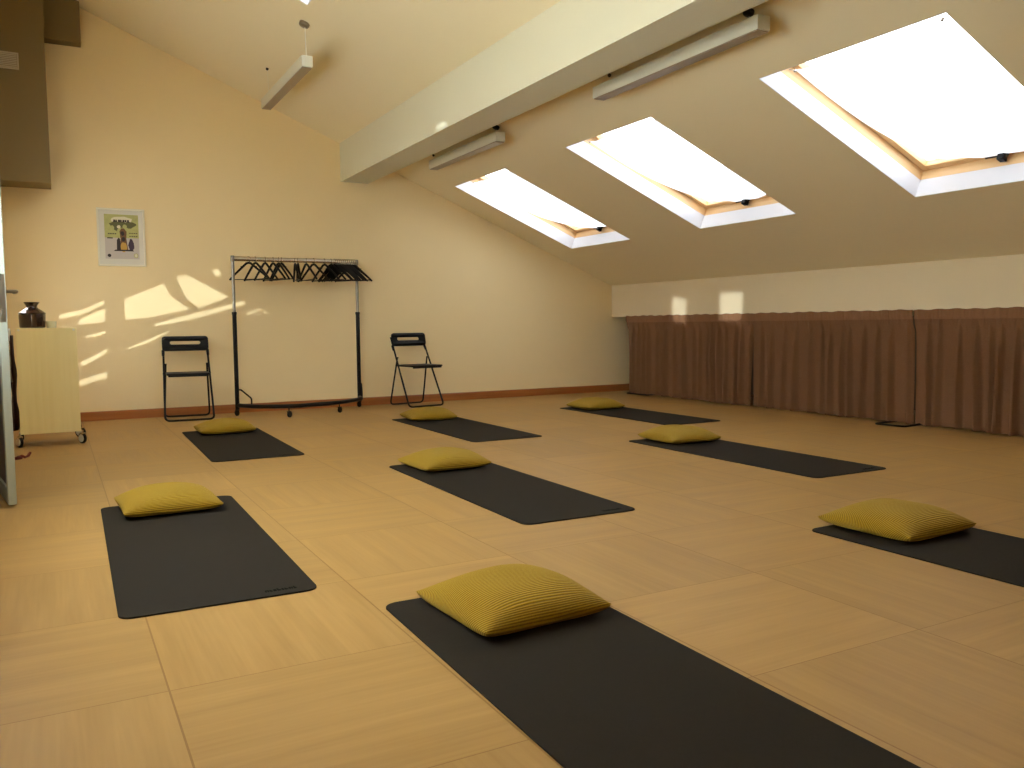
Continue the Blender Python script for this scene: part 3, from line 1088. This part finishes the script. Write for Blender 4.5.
# ------------------------------------------------------------------ curtains
def curtain(y0, y1, label, seed):
    rnd = random.Random(seed)
    root = empty('curtain', (XFAS + .015, y1, 0))
    tag(root, label, 'curtain', 'brown curtains along the low wall')
    n = max(40, int((y1 - y0) / .0075))
    # fold centres
    f = []
    y = y0 + rnd.uniform(.02, .06)
    while y < y1 - .02:
        f.append((y, rnd.uniform(.011, .020), rnd.uniform(.55, 1.1), rnd.uniform(-.03, .03)))
        y += rnd.uniform(.085, .17)
    ZR = [.012, .05, .09, .2, .35, .5, .65, .78, .84, .868, .876, .90, .93, .952]
    def off(y, z):
        k = max(0.0, min(1.0, (.875 - z) / .30))
        k = k * k * (3 - 2 * k)
        s = 0.0
        for (c, w, h, dr) in f:
            cc = c + dr * (.9 - z)
            ww = w * (0.75 + .6 * (.9 - z))
            dd = (y - cc) / ww
            if abs(dd) < 3.2:
                s += h * math.exp(-dd * dd)
        body = -.085 * s * (.35 + .65 * k)
        head = 0.0
        if z > .80:
            q = min(1.0, (z - .80) / .07)
            head = q * .0045 * (math.sin(y * 2 * PI / .031 + seed) + .6 * math.sin(y * 2 * PI / .047))
            body *= (1 - .9 * q)
        if .862 < z < .882:
            head += .006
        q2 = max(0.0, min(1.0, (z - .74) / .15))
        return body - .040 * q2 * q2 * (3 - 2 * q2) + head + .004 * math.sin(y * 11 + z * 4)
    def sheet(z_rows, dx):
        bm = bmesh.new()
        g = []
        for z in z_rows:
            row = []
            for i in range(n + 1):
                y = y0 + (y1 - y0) * i / n
                zz = z
                if z > .94: zz += .003 * math.sin(y * 40 + seed) + .002 * math.sin(y * 13)
                if z < .02: zz += .004 * math.sin(y * 9 + seed)
                row.append(bm.verts.new((off(y, z) + dx, y - y1, zz)))
            g.append(row)
        for a in range(len(z_rows) - 1):
            for i in range(n):
                bm.faces.new([g[a][i], g[a][i + 1], g[a + 1][i + 1], g[a + 1][i]])
        return bm
    o1 = build('drape', sheet(ZR, 0), M['curtain'], root)
    o2 = build('hem', sheet([.013, .03, .05, .078], .004), M['hem'], root)
    o3 = build('gathered_heading', sheet([.873, .89, .91, .93, .950], -.003), M['hem'], root)
    for o_ in (o1, o2, o3):
        for p in o_.data.polygons: p.use_smooth = True
curtain(4.19, 6.315, 'brown sheer curtain panel farthest away, beside the far wall', 1)
curtain(2.385, 4.205, 'brown sheer curtain panel in the middle of the three', 2)
curtain(-0.6, 2.372, 'brown sheer curtain panel nearest the viewer, cut by the right edge', 3)

# feet of folded things peeping out under the curtains
def foot_loop(cx, cy, w, d, label, rz):
    bm = bmesh.new()
    pts = [(.30, -w / 2 + .02, .009), (-d, -w / 2, .009), (-d, w / 2, .009), (.30, w / 2 - .02, .009)]
    add_tube(bm, rounded(pts, .04, 5), .008, 8)
    o_ = build('metal_foot_frame', bm, M['black_metal'], None, smooth=True, loc=(cx, cy, 0.0))
    o_.rotation_euler = (0, 0, rz)
    tag(o_, label, 'metal frame', 'black foot frames under the curtains')
foot_loop(5.91, 2.44, .27, .12, 'thin black metal foot frame peeping from under the curtain split on the right', .1)
foot_loop(6.01, 6.05, .40, .06, 'thin black metal foot frame peeping from under the far end of the curtains', .05)

# ------------------------------------------------------------------ hanging lamps
def lamp(x0, x1, y0, y1, z0, z1, ya, yb, label, cable_to, cups):
    cx, cy = (x0 + x1) / 2, (y0 + y1) / 2
    root = empty('linear_lamp', (cx, cy, z0))
    tag(root, label, 'lamp', 'long box lamps hung from the sloping ceiling')
    bm = bmesh.new()
    add_box(bm, x0 - cx, x1 - cx, y0 - cy, y1 - cy, .006, z1 - z0, .003)
    build('housing', bm, M['lamp'], root)
    bm = bmesh.new()
    add_box(bm, x0 - cx + .004, x1 - cx - .004, y0 - cy + .01, y1 - cy - .01, 0, .008, .002)
    build('diffuser', bm, M['diffuser'], root)
    for y, cup in zip((ya, yb), cups):
        zc = cz(cable_to)
        bm = bmesh.new()
        add_tube(bm, [(cable_to - cx, y - cy, zc - z0 - .012), ((cable_to - cx) * .5, y - cy, (z1 - z0) * .5 + (zc - z0 - .012) * .5), (0, y - cy, z1 - z0 - .002)], .0035 if cup == 'big' else .0016, 8)
        build('cable', bm, M['cord_white'], root, smooth=True)
        R, H = {'big': (.040, .032), 'dark': (.030, .028), 'small': (.012, .018)}[cup]
        t = bmesh.new()
        add_lathe(t, [(0, -H), (R * .55, -H), (R * .9, -H * .8), (R, -H * .5), (R, .002), (0, .002)], 24)
        bm = bmesh.new()
        Mx = Matrix.Translation((cable_to - cx, y - cy, zc - z0)) @ Matrix.Rotation(ANG, 4, 'Y')
        merge(bm, t, 0, Mx)
        build('canopy', bm, M['steel'] if cup == 'big' else M['dark_metal'], root, smooth=True)
lamp(1.545, 1.630, 4.40, 5.82, 2.838, 2.928, 4.43, 5.70, 'box lamp hanging low on a cable at upper left', 1.583, ('big', 'small'))
lamp(3.100, 3.190, 4.20, 5.62, 2.385, 2.472, 4.272, 5.625 - .03, 'box lamp under the beam, farther of the two on the right slope', 3.143, ('dark', 'small'))
lamp(3.100, 3.190, 1.235, 2.770, 2.392, 2.475, 1.343, 2.628, 'box lamp under the beam, nearer of the two on the right slope', 3.143, ('dark', 'small'))

# ------------------------------------------------------------------ poster
px0, px1, pz0, pz1 = 0.193, 0.603, 1.448, 1.984
pc = ((px0 + px1) / 2, YB - .001, (pz0 + pz1) / 2)
pr = empty('framed_poster', pc)
tag(pr, 'small white-framed poster of a tree and figures on the left of the far wall', 'poster')
hw, hh = (px1 - px0) / 2, (pz1 - pz0) / 2
bm = bmesh.new()
b = .016
add_box(bm, -hw, hw, -.022, 0, hh - b, hh, .002); add_box(bm, -hw, hw, -.022, 0, -hh, -hh + b, .002)
add_box(bm, -hw, -hw + b, -.022, 0, -hh + b, hh - b, .002); add_box(bm, hw - b, hw, -.022, 0, -hh + b, hh - b, .002)
build('frame', bm, M['frame_white'], pr)
bm = bmesh.new()
add_box(bm, -hw + b, hw - b, -.008, -.002, -hh + b, hh - b)
build('sheet', bm, M['paper'], pr)
# printed picture: flat layers a fraction of a millimetre apart
PM = ['p_green', 'p_cream', 'p_grey', 'p_dark', 'p_leaf', 'p_brown', 'p_yellow', 'p_purple']
bm = bmesh.new()
lay = [0]
def pp(px, py):      # from the poster drawing (520 x 630 units) to metres
    return (-hw + px / 520 * 2 * hw, hh - py / 630 * 2 * hh)
def poly(pts, m):
    lay[0] += 1
    y = -.0082 - .00006 * lay[0]
    f = bm.faces.new([bm.verts.new((pp(*p)[0], y, pp(*p)[1])) for p in pts])
    f.material_index = PM.index(m)
def rect(x0, y0, x1, y1, m): poly([(x0, y1), (x1, y1), (x1, y0), (x0, y0)], m)
def blob(cx, cy, rx, ry, m, n=14, seed=0, rough=.12):
    rn = random.Random(seed)
    poly([(cx + rx * (1 + rn.uniform(-rough, rough)) * math.cos(2 * PI * k / n), cy + ry * (1 + rn.uniform(-rough, rough)) * math.sin(2 * PI * k / n)) for k in range(n)][::-1], m)
rect(80, 65, 450, 320, 'p_green')
rect(80, 320, 450, 550, 'p_grey')
blob(270, 125, 115, 40, 'p_cream', seed=3)
blob(195, 190, 60, 50, 'p_leaf', seed=4, rough=.35); blob(265, 170, 60, 40, 'p_leaf', seed=5, rough=.35); blob(355, 175, 62, 34, 'p_leaf', seed=6, rough=.35)
blob(160, 215, 28, 28, 'p_green', seed=8); blob(300, 195, 24, 22, 'p_green', seed=9); blob(235, 200, 20, 18, 'p_cream', seed=10)
for k, w in enumerate((20, 14, 24, 16, 22, 18, 20)):
    x = 178 + k * 25
    rect(x, 122, x + w, 148, 'p_dark')
poly([(235, 460), (330, 460), (312, 330), (318, 250), (290, 215), (262, 215), (240, 250), (250, 330)], 'p_brown')
blob(272, 270, 20, 26, 'p_dark', seed=11)
for k in range(4):
    rect(115 + k * 24, 272, 115 + k * 24 + 18, 282, 'p_dark'); rect(345 + k * 24, 262, 345 + k * 24 + 18, 270, 'p_dark'); rect(345 + k * 24, 296, 345 + k * 24 + 18, 304, 'p_dark')
rect(105, 318, 165, 330, 'p_dark')
blob(280, 420, 38, 55, 'p_yellow', seed=12); blob(280, 335, 20, 24, 'p_dark', seed=13)
poly([(205, 462), (248, 462), (244, 330), (226, 318), (208, 345)], 'p_dark')
blob(365, 400, 33, 62, 'p_purple', seed=14); blob(362, 345, 16, 18, 'p_purple', seed=15)
poly([(170, 465), (390, 465), (380, 448), (190, 450)], 'p_dark')
blob(122, 515, 20, 18, 'p_dark', seed=16, rough=.05)
rect(150, 508, 235, 520, 'p_grey')
blob(412, 512, 24, 26, 'p_green', seed=17, rough=.05); blob(412, 512, 16, 18, 'p_cream', seed=18, rough=.05)
build('print', bm, [M[k] for k in PM], pr)

# ------------------------------------------------------------------ rolling cabinet
cx0, cx1, cy0, cy1, cz0, cz1 = -.446, -.052, 4.95, 5.40, .096, .872
cb = empty('rolling_cabinet', ((cx0 + cx1) / 2, (cy0 + cy1) / 2, 0))
tag(cb, 'pale maple cabinet on castors beside the open door', 'cabinet')
hx_, hy_ = (cx1 - cx0) / 2, (cy1 - cy0) / 2
bm = bmesh.new()
add_box(bm, -hx_ + .012, hx_ - .004, -hy_ + .02, hy_, cz0 + .004, cz1 - .002, .002)
build('body', bm, M['maple_z'], cb)
bm = bmesh.new()
add_box(bm, -hx_, hx_, -hy_, -hy_ + .018, cz0, cz1, .002)
build('end_panel', bm, M['maple_z'], cb)
for sx in (-1, 1):
    bm = bmesh.new()
    add_tube(bm, [(sx * (hx_ - .02), -hy_ + .002, cz1 - .014), (sx * (hx_ - .02), -hy_ - .004, cz1 - .014)], .008, 12)
    build('screw_cap', bm, M['white_plastic'], cb)
for sx, sy, yw in ((-1, -1, .5), (1, -1, .6), (-1, 1, .2), (1, 1, 1.0)):
    castor(cb, Vector((sx * (hx_ - .0) + (0.012 if sx > 0 else -.004), sy * (hy_ - .02), 0)), (M['chrome'], M['black_plastic']), R=.041, top=cz0 + .006, yaw=yw, hub=M['white_rubber'])

bag = empty('hanging_bag', (cx0 - .035, 5.16, .12))
tag(bag, 'dark maroon cloth bag hung against the left side of the maple cabinet', 'bag')
bm = bmesh.new()
nx, nz = 10, 14
prof = []
for side in (1, -1):
    pass
rings = []
for k in range(nz + 1):
    z = .70 * k / nz
    w = .030 * (1 - .55 * (k / nz) ** 2) * (0.75 + .25 * math.sin(k * .9))
    ln = .15 - .02 * (k / nz)
    rings.append([bm.verts.new((w * math.cos(2 * PI * j / 16) + .003 * math.sin(5 * z * 4 + j), ln * math.sin(2 * PI * j / 16), z)) for j in range(16)])
for a, b_ in zip(rings, rings[1:]):
    for j in range(16): bm.faces.new([a[j], a[(j + 1) % 16], b_[(j + 1) % 16], b_[j]])
bm.faces.new(rings[0][::-1]); bm.faces.new(rings[-1])
build('cloth', bm, M['maroon'], bag, smooth=True)
bm = bmesh.new()
add_tube(bm, rounded([(-.012, -.12, .66), (-.01, -.12, .74), (-.01, .0, .745), (-.01, .10, .66)], .03, 4), .009, 8)
hnd = build('handle', bm, M['white_plastic'], bag, smooth=True)
hnd['label'] = 'white handle'
bm = bmesh.new()
add_tube(bm, rounded([(-.014, -.150, .60), (-.004, -.158, .52), (-.012, -.158, .44), (-.002, -.156, .36)], .03, 4), [.006] * 14 if False else .006, 8)
bk = build('strap', bm, M['steel'], bag, smooth=True)
bk['label'] = 'shiny strap'

vs = empty('vase', (-.338, 5.12, cz1))
tag(vs, 'squat dark brown glazed vase with flared rim on the maple cabinet', 'vase')
bm = bmesh.new()
add_lathe(bm, [(0, 0), (.080, 0), (.086, .006), (.090, .10), (.088, .114), (.070, .130), (.042, .148), (.036, .158), (.040, .172), (.054, .192), (.050, .193), (.034, .170), (.030, .155), (0, .15)], 40)
build('body', bm, M['glaze'], vs, smooth=True)
bm = bmesh.new()
add_lathe(bm, [(.0895, .106), (.0915, .109), (.0915, .112), (.0885, .1145)], 40)
build('shoulder_ridge', bm, M['glaze'], vs, smooth=True)
jr = empty('tealight_glass', (-.215, 5.10, cz1))
tag(jr, 'small clear tealight glass beside the brown vase', 'candle glass')
bm = bmesh.new()
add_lathe(bm, [(0, 0), (.030, 0), (.033, .004), (.036, .050), (.033, .050), (.030, .008), (0, .007)], 28)
build('cup', bm, M['jar_glass'], jr, smooth=True)
bm = bmesh.new()
add_lathe(bm, [(0, .008), (.022, .008), (.023, .022), (.020, .024), (0, .0235)], 24)
build('candle', bm, M['white_plastic'], jr, smooth=True)

bm = bmesh.new()
add_tube(bm, [(-.475, 4.33, .008), (-.450, 4.31, .012), (-.432, 4.34, .008), (-.448, 4.37, .008), (-.425, 4.385, .016), (-.405, 4.36, .008), (-.40, 4.40, .008), (-.388, 4.44, .008), (-.380, 4.48, .02), (-.392, 4.49, .008)], [.008, .011, .012, .012, .010, .008, .007, .008, .009, .007], 8)
o = build('curled_cord', bm, M['red_cord'], smooth=True)
tag(o, 'dark red curled cord lying on the floor by the cabinet castor', 'cord')

# ------------------------------------------------------------------ light
w = bpy.data.worlds.new('sky')
SC.world = w
w.use_nodes = True
bg = w.node_tree.nodes['Background']
bg.inputs['Color'].default_value = (0.95, 0.97, 1.0, 1)
bg.inputs['Strength'].default_value = 3.3
sl = bpy.data.lights.new('sun', 'SUN')
sl.energy = 0.7
sl.angle = math.radians(0.4)
sl.color = (0.90, 0.98, 1.0)
so = bpy.data.objects.new('sun', sl)
COL.objects.link(so)
so.rotation_euler = SUN.to_track_quat('-Z', 'Y').to_euler()
so.location = (-6, -6, 5)

# ------------------------------------------------------------------ camera
f_px, yaw, pitch, roll = 839.574, .49911, .07116, -.01
cyw, syw, cp, sp = math.cos(yaw), math.sin(yaw), math.cos(pitch), math.sin(pitch)
fw = Vector((syw * cp, cyw * cp, -sp)); r0 = Vector((cyw, -syw, 0)); up0 = r0.cross(fw)
r1 = r0 * math.cos(roll) + up0 * math.sin(roll)
up1 = -r0 * math.sin(roll) + up0 * math.cos(roll)
cam = bpy.data.cameras.new('camera')
cam.sensor_width = 36.0
cam.lens = f_px / 1024 * 36.0
cam.clip_start = 0.02
co = bpy.data.objects.new('camera', cam)
COL.objects.link(co)
co.matrix_world = Matrix(((r1.x, up1.x, -fw.x, -.33001 * T), (r1.y, up1.y, -fw.y, -3.34359 * T), (r1.z, up1.z, -fw.z, 1.37471 * T), (0, 0, 0, 1)))
SC.camera = co

SC.view_settings.view_transform = 'Standard'
SC.view_settings.look = 'None'
SC.view_settings.gamma = 1.0
SC.view_settings.use_curve_mapping = False
SC.view_settings.exposure = 2.10
SC.cycles.use_denoising = True
SC.cycles.max_bounces = 12
SC.cycles.diffuse_bounces = 6
SC.cycles.sample_clamp_indirect = 8.0
